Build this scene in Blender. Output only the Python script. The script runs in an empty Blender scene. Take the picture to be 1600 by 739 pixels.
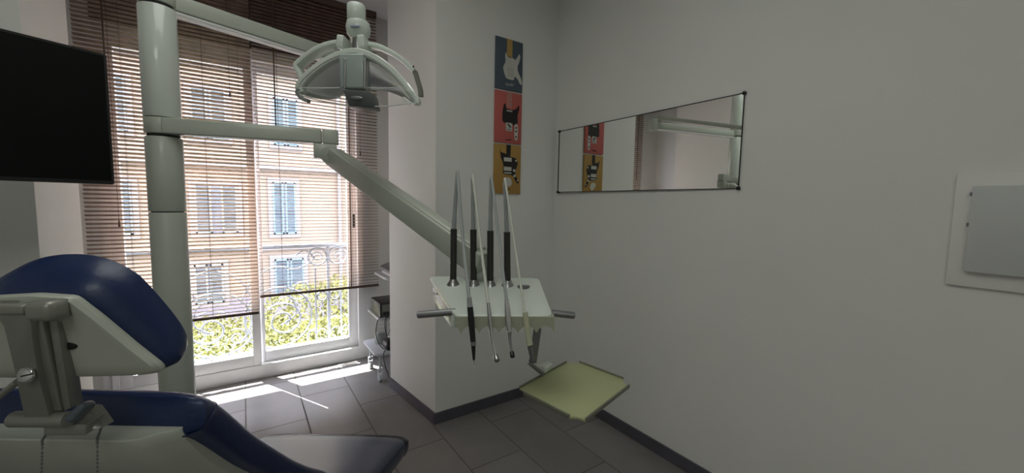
import bpy, bmesh, math, random
from mathutils import Vector, Matrix
random.seed(7)
sc = bpy.context.scene
C = sc.collection
PI = math.pi

# ------------------------------------------------------------------ camera
H, FOC = 1.40, 615.6
YAW, PITCH, ROLL = math.radians(34.327), math.radians(4.752), math.radians(1.0257)
cy, sy, cp, sp, cr, sr = math.cos(YAW), math.sin(YAW), math.cos(PITCH), math.sin(PITCH), math.cos(ROLL), math.sin(ROLL)
_r0 = Vector((cy, -sy, 0)); _f0 = Vector((sy, cy, 0)); _z = Vector((0, 0, 1))
FWD = _f0 * cp - _z * sp
_u1 = _z * cp + _f0 * sp
RGT = _r0 * cr + _u1 * sr
UPV = -_r0 * sr + _u1 * cr
cam_d = bpy.data.cameras.new('camera')
cam = bpy.data.objects.new('camera', cam_d); C.objects.link(cam)
m = Matrix((RGT, UPV, -FWD)).transposed().to_4x4()
m.translation = Vector((0, 0, H))
cam.matrix_world = m
cam_d.sensor_fit = 'HORIZONTAL'; cam_d.sensor_width = 36.0
cam_d.lens = FOC / 1600 * 36.0
cam_d.clip_start = 0.02; cam_d.clip_end = 200
sc.camera = cam

# ------------------------------------------------------------------ light
sc.view_settings.view_transform = 'Standard'
sc.view_settings.look = 'None'
sc.view_settings.exposure = 0.0
sc.view_settings.gamma = 1.0
sc.view_settings.use_curve_mapping = False
world = bpy.data.worlds.new('sky'); sc.world = world; world.use_nodes = True
bg = world.node_tree.nodes['Background']
bg.inputs['Color'].default_value = (0.84, 0.83, 1.0, 1)
bg.inputs['Strength'].default_value = 17.0
sun_d = bpy.data.lights.new('sun', 'SUN'); sun_d.energy = 120.0; sun_d.angle = 0.006; sun_d.color = (1, 0.96, 0.95)
sun = bpy.data.objects.new('sun', sun_d); C.objects.link(sun)
sun.rotation_euler = Vector((0.22, -0.42, -1)).to_track_quat('-Z', 'Y').to_euler()
sun.location = (0, 6, 8)
# daylight portal in the window opening
pd = bpy.data.lights.new('window_daylight', 'AREA'); pd.shape = 'RECTANGLE'; pd.size = 1.6; pd.size_y = 2.3
pd.cycles.is_portal = True
po = bpy.data.objects.new('window_daylight', pd); C.objects.link(po)
po.location = (0.05, 3.70, 1.3); po.rotation_euler = (-PI / 2, 0, 0)
# fill lights added under the ceiling, out of view, to lift the interior
fl = bpy.data.lights.new('added_fill_light', 'AREA'); fl.shape = 'RECTANGLE'; fl.size = 1.2; fl.size_y = 1.2
fl.energy = 10.5; fl.color = (0.97, 1.0, 0.92)
fo = bpy.data.objects.new('added_fill_light', fl); C.objects.link(fo)
fo.location = (0.1, 0.9, 2.93)
fl2 = fl.copy(); fl2.energy = 17.0
fo2 = bpy.data.objects.new('added_fill_light', fl2); C.objects.link(fo2)
fo2.location = (-1.0, -1.4, 2.93)

# ------------------------------------------------------------------ helpers
def px(x, y):
    return (RGT * ((x - 800) / FOC) - UPV * ((y - 369.5) / FOC) + FWD)
def atY(x, y, Y):
    d = px(x, y); t = Y / d.y; return Vector((d.x * t, Y, H + d.z * t))
def L(x, y, d):
    """measured point -> frame turned with the chair and the unit: right, forward, up"""
    v = px(x, y); t = d / v.dot(_f0)
    return Vector((v.dot(_r0) * t, d, H + v.z * t))
def L2W(p):
    return _r0 * p[0] + _f0 * p[1] + _z * p[2]

def mat(name, col, rough=0.5, metal=0.0, var=0.06, vscale=8.0, bump=0.0, bscale=60.0, coat=0.0, spec=0.5, emit=0, trans=0):
    M = bpy.data.materials.new(name); M.use_nodes = True
    nt = M.node_tree; b = nt.nodes['Principled BSDF']
    tc = nt.nodes.new('ShaderNodeTexCoord')
    nz = nt.nodes.new('ShaderNodeTexNoise'); nz.inputs['Scale'].default_value = vscale; nz.inputs['Detail'].default_value = 4
    nt.links.new(tc.outputs['Object'], nz.inputs['Vector'])
    rp = nt.nodes.new('ShaderNodeValToRGB')
    lo = [max(0, c * (1 - var)) for c in col]; hi = [min(1, c * (1 + var)) for c in col]
    rp.color_ramp.elements[0].position = 0.3; rp.color_ramp.elements[1].position = 0.7
    rp.color_ramp.elements[0].color = (*lo, 1); rp.color_ramp.elements[1].color = (*hi, 1)
    nt.links.new(nz.outputs['Fac'], rp.inputs['Fac']); nt.links.new(rp.outputs['Color'], b.inputs['Base Color'])
    b.inputs['Roughness'].default_value = rough; b.inputs['Metallic'].default_value = metal
    b.inputs['Coat Weight'].default_value = coat; b.inputs['Specular IOR Level'].default_value = spec
    if trans: b.inputs['Transmission Weight'].default_value = trans
    if emit:
        b.inputs['Emission Color'].default_value = (*col, 1); b.inputs['Emission Strength'].default_value = emit
    if bump:
        n2 = nt.nodes.new('ShaderNodeTexNoise'); n2.inputs['Scale'].default_value = bscale; n2.inputs['Detail'].default_value = 6
        nt.links.new(tc.outputs['Object'], n2.inputs['Vector'])
        bp = nt.nodes.new('ShaderNodeBump'); bp.inputs['Strength'].default_value = bump; bp.inputs['Distance'].default_value = 0.01
        nt.links.new(n2.outputs['Fac'], bp.inputs['Height']); nt.links.new(bp.outputs['Normal'], b.inputs['Normal'])
    return M

def glassmat(name, tint=(0.97, 0.99, 0.98), gloss=0.06, rough=0.02):
    M = bpy.data.materials.new(name); M.use_nodes = True; nt = M.node_tree; nt.nodes.clear()
    o = nt.nodes.new('ShaderNodeOutputMaterial'); mx = nt.nodes.new('ShaderNodeMixShader')
    t = nt.nodes.new('ShaderNodeBsdfTransparent'); g = nt.nodes.new('ShaderNodeBsdfGlossy')
    t.inputs['Color'].default_value = (*tint, 1); g.inputs['Roughness'].default_value = rough
    lw = nt.nodes.new('ShaderNodeFresnel'); lw.inputs['IOR'].default_value = 1.28
    ad = nt.nodes.new('ShaderNodeMath'); ad.operation = 'MULTIPLY_ADD'; ad.inputs[1].default_value = 0.6; ad.inputs[2].default_value = gloss * .5
    nt.links.new(lw.outputs['Fac'], ad.inputs[0]); nt.links.new(ad.outputs[0], mx.inputs['Fac'])
    nt.links.new(t.outputs[0], mx.inputs[1]); nt.links.new(g.outputs[0], mx.inputs[2]); nt.links.new(mx.outputs[0], o.inputs['Surface'])
    return M

M_wall = mat('wall_paint', (0.76, 0.76, 0.735), 0.72, var=0.025, vscale=1.3, bump=0.05, bscale=45)
M_ceil = mat('ceiling_paint', (0.86, 0.86, 0.87), 0.8, var=0.02)
M_white = mat('white_lacquered_frame', (0.80, 0.80, 0.81), 0.4, var=0.03)
M_base = mat('grey_plinth', (0.085, 0.08, 0.10), 0.45, var=0.15, bump=0.05)
M_slat = mat('stained_wood_slat', (0.33, 0.225, 0.17), 0.42, var=0.25, vscale=14)
M_rail = mat('dark_wood_rail', (0.10, 0.06, 0.045), 0.5, var=0.2)
M_cord = mat('brown_cord', (0.09, 0.055, 0.045), 0.8)
M_shut = mat('dark_shutter_box', (0.07, 0.05, 0.055), 0.7)
M_unit = mat('unit_cream_paint', (0.44, 0.47, 0.41), 0.3, var=0.03, coat=0.2)
M_unit2 = mat('unit_white_plastic', (0.60, 0.65, 0.60), 0.22, var=0.03, coat=0.5)
M_lip = mat('holder_cream_plastic', (0.40, 0.42, 0.32), 0.4, var=0.04)
M_blk = mat('black_plastic', (0.012, 0.012, 0.013), 0.35)
M_seam = mat('black_seam', (0.02, 0.02, 0.02), 0.7)
M_tv = mat('screen_black', (0.004, 0.005, 0.0045), 0.5, var=0.02, spec=0.12)
M_chrome = mat('chrome', (0.75, 0.75, 0.76), 0.16, 1.0, var=0.02)
M_steel = mat('brushed_steel', (0.42, 0.42, 0.42), 0.32, 1.0, var=0.05)
M_bar = mat('handle_grey_metal', (0.22, 0.225, 0.23), 0.35, 0.7)
M_refl = mat('reflector_metal', (0.85, 0.85, 0.87), 0.34, 0.55, var=0.02)
M_hose = mat('grey_hose', (0.33, 0.35, 0.35), 0.45)
M_hosew = mat('cream_hose', (0.55, 0.57, 0.5), 0.45)
M_sleeve = mat('black_spring_sleeve', (0.03, 0.028, 0.026), 0.4)
M_cream = mat('cream_syringe', (0.55, 0.56, 0.40), 0.4)
M_vinyl = mat('blue_vinyl', (0.006, 0.020, 0.085), 0.36, var=0.1, vscale=6, bump=0.08, bscale=90, spec=0.6)
M_vinyl2 = mat('blue_seat_vinyl', (0.010, 0.020, 0.066), 0.30, var=0.15, vscale=5, bump=0.06, bscale=70, spec=0.9)
M_pipe = mat('blue_piping', (0.02, 0.03, 0.08), 0.25)
M_shell = mat('chair_shell_plastic', (0.46, 0.48, 0.42), 0.35, var=0.05, coat=0.15)
M_brk = mat('bracket_paint', (0.30, 0.30, 0.27), 0.32, 0.35, var=0.08)
M_lever = mat('blue_grey_lever', (0.09, 0.11, 0.13), 0.4)
M_tray = mat('olive_tray', (0.40, 0.42, 0.23), 0.42, var=0.06, vscale=4)
M_rim = mat('tray_rim', (0.16, 0.165, 0.12), 0.4)
M_rail_iron = mat('grey_iron', (0.11, 0.115, 0.135), 0.5, 0.0, var=0.1)
M_fac = mat('peach_facade', (0.125, 0.098, 0.072), 0.9, var=0.03, vscale=0.6)
M_facb = mat('pale_facade_band', (0.135, 0.125, 0.12), 0.9, var=0.02)
M_facl = mat('mauve_lower_facade', (0.10, 0.09, 0.10), 0.9, var=0.03)
M_shblue = mat('blue_green_shutter', (0.065, 0.105, 0.12), 0.7)
M_shgrey = mat('grey_green_shutter', (0.10, 0.115, 0.11), 0.7)
M_dark = mat('dark_room_glass', (0.05, 0.06, 0.08), 0.3)
M_gnd = mat('street_paving', (0.07, 0.068, 0.066), 0.9)
M_leaf = mat('yellow_green_leaf', (0.070, 0.070, 0.022), 0.7, var=0.35, vscale=5, spec=0.1)
_n = M_leaf.node_tree; _bs = _n.nodes['Principled BSDF']; _tr = _n.nodes.new('ShaderNodeBsdfTranslucent'); _mx = _n.nodes.new('ShaderNodeMixShader')
_n.links.new(_bs.inputs['Base Color'].links[0].from_socket, _tr.inputs['Color']); _mx.inputs['Fac'].default_value = 0.45
_n.links.new(_bs.outputs[0], _mx.inputs[1]); _n.links.new(_tr.outputs[0], _mx.inputs[2]); _n.links.new(_mx.outputs[0], _n.nodes['Material Output'].inputs['Surface'])
M_glass = glassmat('window_glass')
M_clear = glassmat('clear_shield', (0.93, 0.95, 0.93), 0.06, 0.05)
M_wrap = glassmat('dark_clear_cover', (0.35, 0.35, 0.36), 0.14, 0.08)
M_mirror = bpy.data.materials.new('mirror_silver'); M_mirror.use_nodes = True
_b = M_mirror.node_tree.nodes['Principled BSDF']; _b.inputs['Metallic'].default_value = 1; _b.inputs['Roughness'].default_value = 0.0
_b.inputs['Base Color'].default_value = (0.93, 0.95, 0.93, 1)

# floor tiles, 67 x 32.5 cm, running along the room towards the window
M_floor = bpy.data.materials.new('grey_stoneware_tiles'); M_floor.use_nodes = True
nt = M_floor.node_tree; b = nt.nodes['Principled BSDF']
tc = nt.nodes.new('ShaderNodeTexCoord'); sx = nt.nodes.new('ShaderNodeSeparateXYZ'); cx = nt.nodes.new('ShaderNodeCombineXYZ')
nt.links.new(tc.outputs['Object'], sx.inputs[0])
def addn(inp, off):
    a = nt.nodes.new('ShaderNodeMath'); a.operation = 'ADD'; a.inputs[1].default_value = off; nt.links.new(inp, a.inputs[0]); return a.outputs[0]
nt.links.new(addn(sx.outputs['Y'], 20.1 - 2.735 + 0.335), cx.inputs['X'])
nt.links.new(addn(sx.outputs['X'], 6.5 - 0.297 + 0.325), cx.inputs['Y'])
br = nt.nodes.new('ShaderNodeTexBrick')
br.inputs['Scale'].default_value = 1.0; br.inputs['Brick Width'].default_value = 0.67; br.inputs['Row Height'].default_value = 0.325
br.inputs['Mortar Size'].default_value = 0.0042; br.inputs['Mortar Smooth'].default_value = 0.0; br.offset = 0.5
br.inputs['Color1'].default_value = (0.185, 0.175, 0.173, 1); br.inputs['Color2'].default_value = (0.215, 0.203, 0.198, 1)
br.inputs['Mortar'].default_value = (0.15, 0.145, 0.135, 1)
nt.links.new(cx.outputs[0], br.inputs['Vector'])
nz = nt.nodes.new('ShaderNodeTexNoise'); nz.inputs['Scale'].default_value = 3.2; nz.inputs['Detail'].default_value = 8; nz.inputs['Distortion'].default_value = 1.2
nt.links.new(tc.outputs['Object'], nz.inputs['Vector'])
mr = nt.nodes.new('ShaderNodeMapRange'); mr.inputs['To Min'].default_value = 0.78; mr.inputs['To Max'].default_value = 1.22
nt.links.new(nz.outputs['Fac'], mr.inputs['Value'])
mm = nt.nodes.new('ShaderNodeVectorMath'); mm.operation = 'SCALE'
nt.links.new(br.outputs['Color'], mm.inputs[0]); nt.links.new(mr.outputs[0], mm.inputs['Scale'])
nt.links.new(mm.outputs[0], b.inputs['Base Color'])
rg = nt.nodes.new('ShaderNodeMapRange'); rg.inputs['To Min'].default_value = 0.33; rg.inputs['To Max'].default_value = 0.95
nt.links.new(br.outputs['Fac'], rg.inputs['Value']); nt.links.new(rg.outputs[0], b.inputs['Roughness'])
sg_ = nt.nodes.new('ShaderNodeMapRange'); sg_.inputs['To Min'].default_value = 0.5; sg_.inputs['To Max'].default_value = 0.05
nt.links.new(br.outputs['Fac'], sg_.inputs['Value']); nt.links.new(sg_.outputs[0], b.inputs['Specular IOR Level'])
bp = nt.nodes.new('ShaderNodeBump'); bp.inputs['Strength'].default_value = 0.35; bp.inputs['Distance'].default_value = 0.002; bp.invert = True
nt.links.new(br.outputs['Fac'], bp.inputs['Height']); nt.links.new(bp.outputs['Normal'], b.inputs['Normal'])


class MB:
    def __init__(s): s.b = bmesh.new()
    def box(s, a, c, bev=0.0, seg=2):
        t = bmesh.new(); bmesh.ops.create_cube(t, size=1)
        lo = Vector([min(a[i], c[i]) for i in range(3)]); hi = Vector([max(a[i], c[i]) for i in range(3)])
        for v in t.verts: v.co = Vector([(lo[i] + hi[i]) / 2 + v.co[i] * (hi[i] - lo[i]) for i in range(3)])
        if bev: bmesh.ops.bevel(t, geom=t.edges[:], offset=bev, segments=seg, affect='EDGES', profile=0.5)
        s._in(t); return s
    def _in(s, t, mtx=None):
        if mtx: bmesh.ops.transform(t, matrix=mtx, verts=t.verts)
        me = bpy.data.meshes.new('tmp'); t.to_mesh(me); t.free(); s.b.from_mesh(me); bpy.data.meshes.remove(me)
    def obox(s, p, q, w, h, up=(0, 0, 1), bev=0.0):
        """box beam from p to q, w wide sideways, h high along up"""
        p = Vector(p); q = Vector(q); d = q - p; ln = d.length; d.normalize()
        side = d.cross(Vector(up)).normalized(); u = side.cross(d).normalized()
        t = bmesh.new(); bmesh.ops.create_cube(t, size=1)
        for v in t.verts: v.co = Vector((v.co.x * w, v.co.y * ln, v.co.z * h))
        if bev: bmesh.ops.bevel(t, geom=t.edges[:], offset=bev, segments=3, affect='EDGES', profile=0.5)
        mt = Matrix((side, d, u)).transposed().to_4x4(); mt.translation = (p + q) / 2
        s._in(t, mt); return s
    def cyl(s, p, q, r, r2=None, n=24, bev=0.0):
        p = Vector(p); q = Vector(q); r2 = r if r2 is None else r2
        d = q - p; pts = [(0, 0)]
        if bev:
            pts = [(0, 0), (r - bev, 0), (r - bev * .3, bev * .3), (r, bev), (r2, d.length - bev), (r2 - bev * .3, d.length - bev * .3), (r2 - bev, d.length), (0, d.length)]
        else: pts = [(0, 0), (r, 0), (r2, d.length), (0, d.length)]
        return s.lathe(pts, p, d, n)
    def lathe(s, prof, o=(0, 0, 0), axis=(0, 0, 1), n=24):
        """prof: (radius, height) pairs along axis from o"""
        o = Vector(o); a = Vector(axis).normalized()
        u = a.orthogonal().normalized(); v = a.cross(u)
        rings = []
        for r, h in prof:
            if r < 1e-6: rings.append([s.b.verts.new(o + a * h)])
            else: rings.append([s.b.verts.new(o + a * h + (u * math.cos(2 * PI * i / n) + v * math.sin(2 * PI * i / n)) * r) for i in range(n)])
        for A, B in zip(rings, rings[1:]):
            for i in range(n):
                j = (i + 1) % n
                if len(A) == 1 and len(B) == 1: break
                if len(A) == 1: s.b.faces.new((A[0], B[j], B[i]))
                elif len(B) == 1: s.b.faces.new((A[i], A[j], B[0]))
                else: s.b.faces.new((A[i], A[j], B[j], B[i]))
        return s
    def tube(s, pts, r, n=8, closed=False, flat=None):
        pts = [Vector(p) for p in pts]; N = len(pts); rings = []; prev = None
        for i, p in enumerate(pts):
            if closed: t = pts[(i + 1) % N] - pts[i - 1]
            else: t = pts[min(i + 1, N - 1)] - pts[max(i - 1, 0)]
            t.normalize()
            if prev is None: u = t.orthogonal().normalized()
            else:
                u = prev - t * prev.dot(t)
                u = u.normalized() if u.length > 1e-6 else t.orthogonal().normalized()
            prev = u; v = t.cross(u); rr = r[i] if isinstance(r, (list, tuple)) else r
            rings.append([s.b.verts.new(p + (u * math.cos(2 * PI * k / n) + v * math.sin(2 * PI * k / n)) * rr) for k in range(n)])
        for i in range(N if closed else N - 1):
            A = rings[i]; B = rings[(i + 1) % N]
            for k in range(n): s.b.faces.new((A[k], A[(k + 1) % n], B[(k + 1) % n], B[k]))
        if not closed:
            s.b.faces.new(rings[0][::-1]); s.b.faces.new(rings[-1])
        return s
    def loft(s, rings, cap=True, closed=False):
        R = [[s.b.verts.new(Vector(p)) for p in ring] for ring in rings]; n = len(R[0])
        pairs = list(zip(R, R[1:])) + ([(R[-1], R[0])] if closed else [])
        for A, B in pairs:
            for k in range(n): s.b.faces.new((A[k], A[(k + 1) % n], B[(k + 1) % n], B[k]))
        if cap and not closed:
            s.b.faces.new(R[0][::-1]); s.b.faces.new(R[-1])
        return s
    def prism(s, poly, vec, bev=0.0):
        vec = Vector(vec); t = bmesh.new()
        A = [t.verts.new(Vector(p)) for p in poly]; f = t.faces.new(A)
        r = bmesh.ops.extrude_face_region(t, geom=[f])
        bmesh.ops.translate(t, vec=vec, verts=[e for e in r['geom'] if isinstance(e, bmesh.types.BMVert)])
        bmesh.ops.recalc_face_normals(t, faces=t.faces[:])
        if bev: bmesh.ops.bevel(t, geom=t.edges[:], offset=bev, segments=2, affect='EDGES', profile=0.5)
        s._in(t); return s
    def sheet(s, rows):
        R = [[s.b.verts.new(Vector(p)) for p in row] for row in rows]
        for A, B in zip(R, R[1:]):
            for k in range(len(A) - 1): s.b.faces.new((A[k], A[k + 1], B[k + 1], B[k]))
        return s
    def ellipsoid(s, c, r, n=20):
        t = bmesh.new(); bmesh.ops.create_uvsphere(t, u_segments=n, v_segments=n // 2, radius=1)
        for v in t.verts: v.co = Vector((c[0] + v.co.x * r[0], c[1] + v.co.y * r[1], c[2] + v.co.z * r[2]))
        s._in(t); return s

ORG = {}
def _root(o):
    while o.parent: o = o.parent
    return o
def link_mesh(name, mb, material, origin, smooth=35, recalc=True):
    if recalc: bmesh.ops.recalc_face_normals(mb.b, faces=mb.b.faces[:])
    me = bpy.data.meshes.new(name)
    for v in mb.b.verts: v.co -= origin
    if smooth:
        for f in mb.b.faces: f.smooth = True
    mb.b.to_mesh(me); mb.b.free()
    if smooth: me.set_sharp_from_angle(angle=math.radians(smooth))
    me.materials.append(material)
    o = bpy.data.objects.new(name, me); C.objects.link(o); return o
def place(o, origin, frame):
    if frame == 'L':
        o.location = L2W(origin); o.rotation_euler = (0, 0, -YAW)
    else: o.location = origin
def tag(o, label, cat, group=None):
    o['label'] = label; o['category'] = cat
    if group: o['group'] = group
def thing(name, label, cat, origin, frame='W', group=None):
    o = bpy.data.objects.new(name, None); C.objects.link(o); o.empty_display_size = 0.05
    origin = Vector(origin); ORG[o] = origin; place(o, origin, frame); tag(o, label, cat, group); return o
def part(name, mb, material, parent, label=None, smooth=35, stuff=False):
    o = link_mesh(name, mb, material, ORG[_root(parent)], smooth); o.parent = parent
    if label: o['label'] = label
    if stuff: o['kind'] = 'stuff'
    return o
def solo(name, mb, material, label, cat, origin, frame='W', group=None, smooth=35):
    origin = Vector(origin); o = link_mesh(name, mb, material, origin, smooth); ORG[o] = origin
    place(o, origin, frame); tag(o, label, cat, group); return o
def struct(name, mb, material, smooth=0):
    o = link_mesh(name, mb, material, Vector((0, 0, 0)), smooth); o['kind'] = 'structure'; ORG[o] = Vector((0, 0, 0)); return o

def smooth_path(pts, n=6):
    pts = [Vector(p) for p in pts]; out = []
    P = [pts[0]] + pts + [pts[-1]]
    for i in range(1, len(P) - 2):
        a, b_, c, d = P[i - 1], P[i], P[i + 1], P[i + 2]
        for k in range(n):
            t = k / n
            out.append(0.5 * ((2 * b_) + (c - a) * t + (2 * a - 5 * b_ + 4 * c - d) * t * t + (3 * b_ - a - 3 * c + d) * t ** 3))
    out.append(pts[-1]); return out
def smooth_loop(pts, n=4):
    pts = [Vector(p) for p in pts]; N = len(pts); out = []
    for i in range(N):
        a, b_, c, d = pts[i - 1], pts[i], pts[(i + 1) % N], pts[(i + 2) % N]
        for k in range(n):
            t = k / n
            out.append(0.5 * ((2 * b_) + (c - a) * t + (2 * a - 5 * b_ + 4 * c - d) * t * t + (3 * b_ - a - 3 * c + d) * t ** 3))
    return out

# ------------------------------------------------------------------ room shell
ZC = 2.98
WX = 1.905                                   # right wall
struct('floor', MB().box((-2.7, -2.7, -0.12), (2.1, 3.80, 0)), M_floor)
struct('ceiling', MB().box((-2.7, -2.7, ZC), (2.1, 3.80, ZC + 0.12)), M_ceil)
struct('wall_right', MB().box((WX, -2.7, 0), (WX + 0.12, 2.24, ZC)), M_wall)
struct('wall_left', MB().box((-2.7, -2.7, 0), (-2.6, 2.24, ZC)), M_wall)
struct('wall_behind', MB().box((-2.6, -2.7, 0), (WX, -2.6, ZC)), M_wall)
def hprism(poly, z0, z1): return MB().prism([(x, y, z0) for x, y in poly], (0, 0, z1 - z0))
struct('wall_niche_right', hprism([(0.965, 2.24), (WX + 0.12, 2.24), (WX + 0.12, 2.90), (0.885, 2.90)], 0, ZC), M_wall)
struct('wall_niche_left', hprism([(-0.645, 2.24), (-0.685, 2.90), (-2.7, 2.90), (-2.7, 2.24)], 0, ZC), M_wall)
struct('wall_recess_right', MB().box((1.5, 2.90, 0), (1.6, 3.60, ZC)), M_wall)
struct('wall_recess_left', MB().box((-1.4, 2.90, 0), (-1.3, 3.60, ZC)), M_wall)
wb = MB(); wb.box((-1.4, 3.60, 0), (-0.76, 3.78, ZC)); wb.box((0.86, 3.60, 0), (1.6, 3.78, ZC)); wb.box((-0.76, 3.66, 2.98), (0.86, 3.78, 3.3))
struct('wall_window', wb, M_wall)
struct('baseboard_right', MB().box((WX - 0.012, -2.6, 0), (WX, 2.24, 0.072), 0.002), M_base)
struct('baseboard_front', MB().box((0.965, 2.228, 0), (WX - 0.012, 2.24, 0.072), 0.002), M_base)
struct('baseboard_niche', hprism([(0.953, 2.228), (0.966, 2.2285), (0.886, 2.90), (0.873, 2.90)], 0, 0.072), M_base)
struct('baseboard_left', MB().box((-2.6, 2.228, 0), (-0.645, 2.24, 0.072), 0.002), M_base)

# window_1: sliding french window
win = struct('window_1', MB().box((-0.756, 3.57, 0.0), (-0.72, 3.68, 2.50)).box((0.815, 3.57, 0.0), (0.86, 3.68, 2.50))
             .box((-0.72, 3.57, 0.0), (0.815, 3.70, 0.105)).box((-0.72, 3.57, 2.43), (0.815, 3.68, 2.50)), M_white)
def sash(x0, x1, gx0, gx1, y0, y1, zb):
    s = MB(); s.box((x0, y0, zb), (gx0, y1, 2.43), 0.003); s.box((gx1, y0, zb), (x1, y1, 2.43), 0.003)
    s.box((gx0, y0, zb), (gx1, y1, 0.19), 0.003); s.box((gx0, y0, 2.35), (gx1, y1, 2.43), 0.003)
    f = part('sash_frame', s, M_white, win)
    part('pane', MB().box((gx0, (y0 + y1) / 2 - 0.003, 0.19), (gx1, (y0 + y1) / 2 + 0.003, 2.35)), M_glass, f, smooth=0)
    return f
sash(-0.72, 0.085, -0.655, 0.03, 3.575, 3.61, 0.106)
sash(0.06, 0.815, 0.115, 0.745, 3.625, 3.66, 0.106)
part('handle', MB().box((0.775, 3.555, 1.17), (0.792, 3.575, 1.29), 0.004), M_blk, win)
struct('trim_1', MB().box((-0.76, 3.62, 2.50), (0.86, 3.70, 2.98)), M_shut)
struct('trim_2', MB().box((0.86, 3.585, 0), (0.905, 3.60, 2.50)).box((-0.80, 3.585, 0), (-0.76, 3.60, 2.50)), M_white)

# ------------------------------------------------------------------ outside
solo('street_paving', MB().box((-20, 3.9, -6.2), (25, 30, -6.0)), M_gnd, 'pale street paving far below the balcony', 'street', (0, 8, -6))
bal = thing('balcony', 'pale balcony slab outside the french window', 'balcony', (0, 3.84, -0.02))
part('slab', MB().box((-2.2, 3.78, -0.14), (2.2, 3.95, -0.02), 0.004), M_facb, bal)
ub = solo('upper_balcony', MB().box((-2.5, 3.78, 3.28), (2.5, 4.18, 3.42)), M_facb, 'balcony slab of the floor above, over the window', 'balcony', (0, 3.9, 3.28))
fac = thing('building', 'peach apartment facade across the street with louvred shutters', 'building', (2, 16, -6))
part('wall', MB().box((-16, 16, -6), (22, 16.5, 9)), M_fac, fac)
part('lower_wall', MB().box((-16, 15.97, -6), (22, 16, -1.95)), M_facl, fac, label='mauve lower storey')
part('cornice', MB().box((-16, 15.75, 2.40), (22, 16, 2.56), 0.02), M_facb, fac, label='pale string course')
part('cornice', MB().box((-16, 15.85, -0.35), (22, 16, -0.22), 0.02), M_facb, fac, label='pale string course')
part('cornice', MB().box((-16, 15.75, 5.5), (22, 16, 5.66), 0.02), M_facb, fac, label='pale string course')
def fwindow(x0, x1, z0, z1, sh, open_=False):
    f = part('window', MB().box((x0 - .14, 15.93, z0 - .14), (x1 + .14, 15.995, z1 + .14), 0.01), M_facb, fac)
    part('pane', MB().box((x0, 15.9, z0), (x1, 15.94, z1)), M_dark, f)
    xm = (x0 + x1) / 2; gap = 0.13 if open_ else 0.03
    for a, c in ((x0, xm - gap), (xm + gap, x1)):
        s = MB(); s.box((a, 15.86, z0), (a + .05, 15.9, z1)); s.box((c - .05, 15.86, z0), (c, 15.9, z1))
        s.box((a, 15.86, z0), (c, 15.9, z0 + .06)); s.box((a, 15.86, z1 - .06), (c, 15.9, z1))
        k = z0 + .08
        while k < z1 - .08:
            s.obox((a + .05, 15.875, k), (c - .05, 15.875, k), 0.045, 0.012, up=(0, .5, 1)); k += 0.055
        part('shutter', s, sh, f, smooth=0)
fwindow(-1.25, -0.15, 0.28, 1.85, M_shgrey, True)
fwindow(0.86, 1.55, 0.20, 2.00, M_shblue)
fwindow(0.95, 1.68, 3.25, 4.85, M_shblue)
fwindow(-1.25, -0.35, 3.25, 4.85, M_shgrey)
fwindow(-1.35, -0.6, -2.0, -0.72, M_shgrey)
fwindow(0.85, 1.75, -1.95, -0.68, M_shblue)
fwindow(-3.6, -2.7, 0.28, 1.85, M_shgrey)
fwindow(-3.6, -2.7, 3.25, 4.85, M_shgrey)
part('drain_pipe', MB().tube([(3.0, 15.9, -6), (3.0, 15.9, 8)], 0.06, 8), M_facb, fac)
# hedge
hb = MB()
for i in range(20000):
    x = random.uniform(-2.6, 2.6); y = random.uniform(4.35, 6.4)
    top = -0.10 + 0.38 * max(0, min(1, (x + .05) / .9)) - 0.10 * max(0, min(1, (5.5 - y) / .9)) + 0.04 * math.sin(x * 5.1 + y * 4) + 0.03 * math.sin(x * 13)
    z = top - abs(random.gauss(0, 0.13)) if random.random() < 0.65 else random.uniform(-1.0, top)
    s = random.uniform(0.016, 0.036)
    n = Vector((random.gauss(0, .6), random.gauss(-.2, .6), random.gauss(.6, .5))).normalized(); u = n.orthogonal().normalized()
    u.rotate(Matrix.Rotation(random.uniform(0, 6.28), 3, n)); v = n.cross(u); c = Vector((x, y, z))
    hb.b.faces.new([hb.b.verts.new(c + u * s * a + v * s * .5 * q) for a, q in ((-1, 0), (0, -1), (1, 0), (0, 1))])
hed = thing('hedge', 'sunlit yellow-green leafy hedge beyond the balcony railing', 'hedge', (0, 5.6, -1.2))
part('foliage', hb, M_leaf, hed, smooth=0, stuff=True)
part('planter', MB().box((-2.6, 4.2, -1.4), (2.6, 6.4, -0.35), 0.01).box((-2.6, 5.2, -6), (2.6, 5.9, -1.4)), mat('planter_soil', (.05, .06, .02), .9), hed)

# balcony railing, plane y = 3.86
YR = 3.86
rl = thing('balcony_railing', 'ornate grey wrought-iron balcony railing with scrolls outside the window', 'railing', (0.2, YR, -0.02))
part('handrail', MB().box((-2.1, YR - 0.02, 0.985), (2.1, YR + 0.02, 1.015), 0.004), M_rail_iron, rl)
part('bottom_rail', MB().box((-2.1, YR - 0.009, 0.115), (2.1, YR + 0.009, 0.135)).box((-2.1, YR - 0.009, 0.045), (2.1, YR + 0.009, 0.06)), M_rail_iron, rl)
def spiral(cx_, cz_, r0, r1, a0, turns, n=40):
    return [(cx_ + (r0 + (r1 - r0) * k / n) * math.cos(a0 + turns * 2 * PI * k / n), YR, cz_ + (r0 + (r1 - r0) * k / n) * math.sin(a0 + turns * 2 * PI * k / n)) for k in range(n + 1)]
def rring(cx_, cz_, r): return [(cx_ + r * math.cos(2 * PI * k / 24), YR, cz_ + r * math.sin(2 * PI * k / 24)) for k in range(24)]
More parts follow.
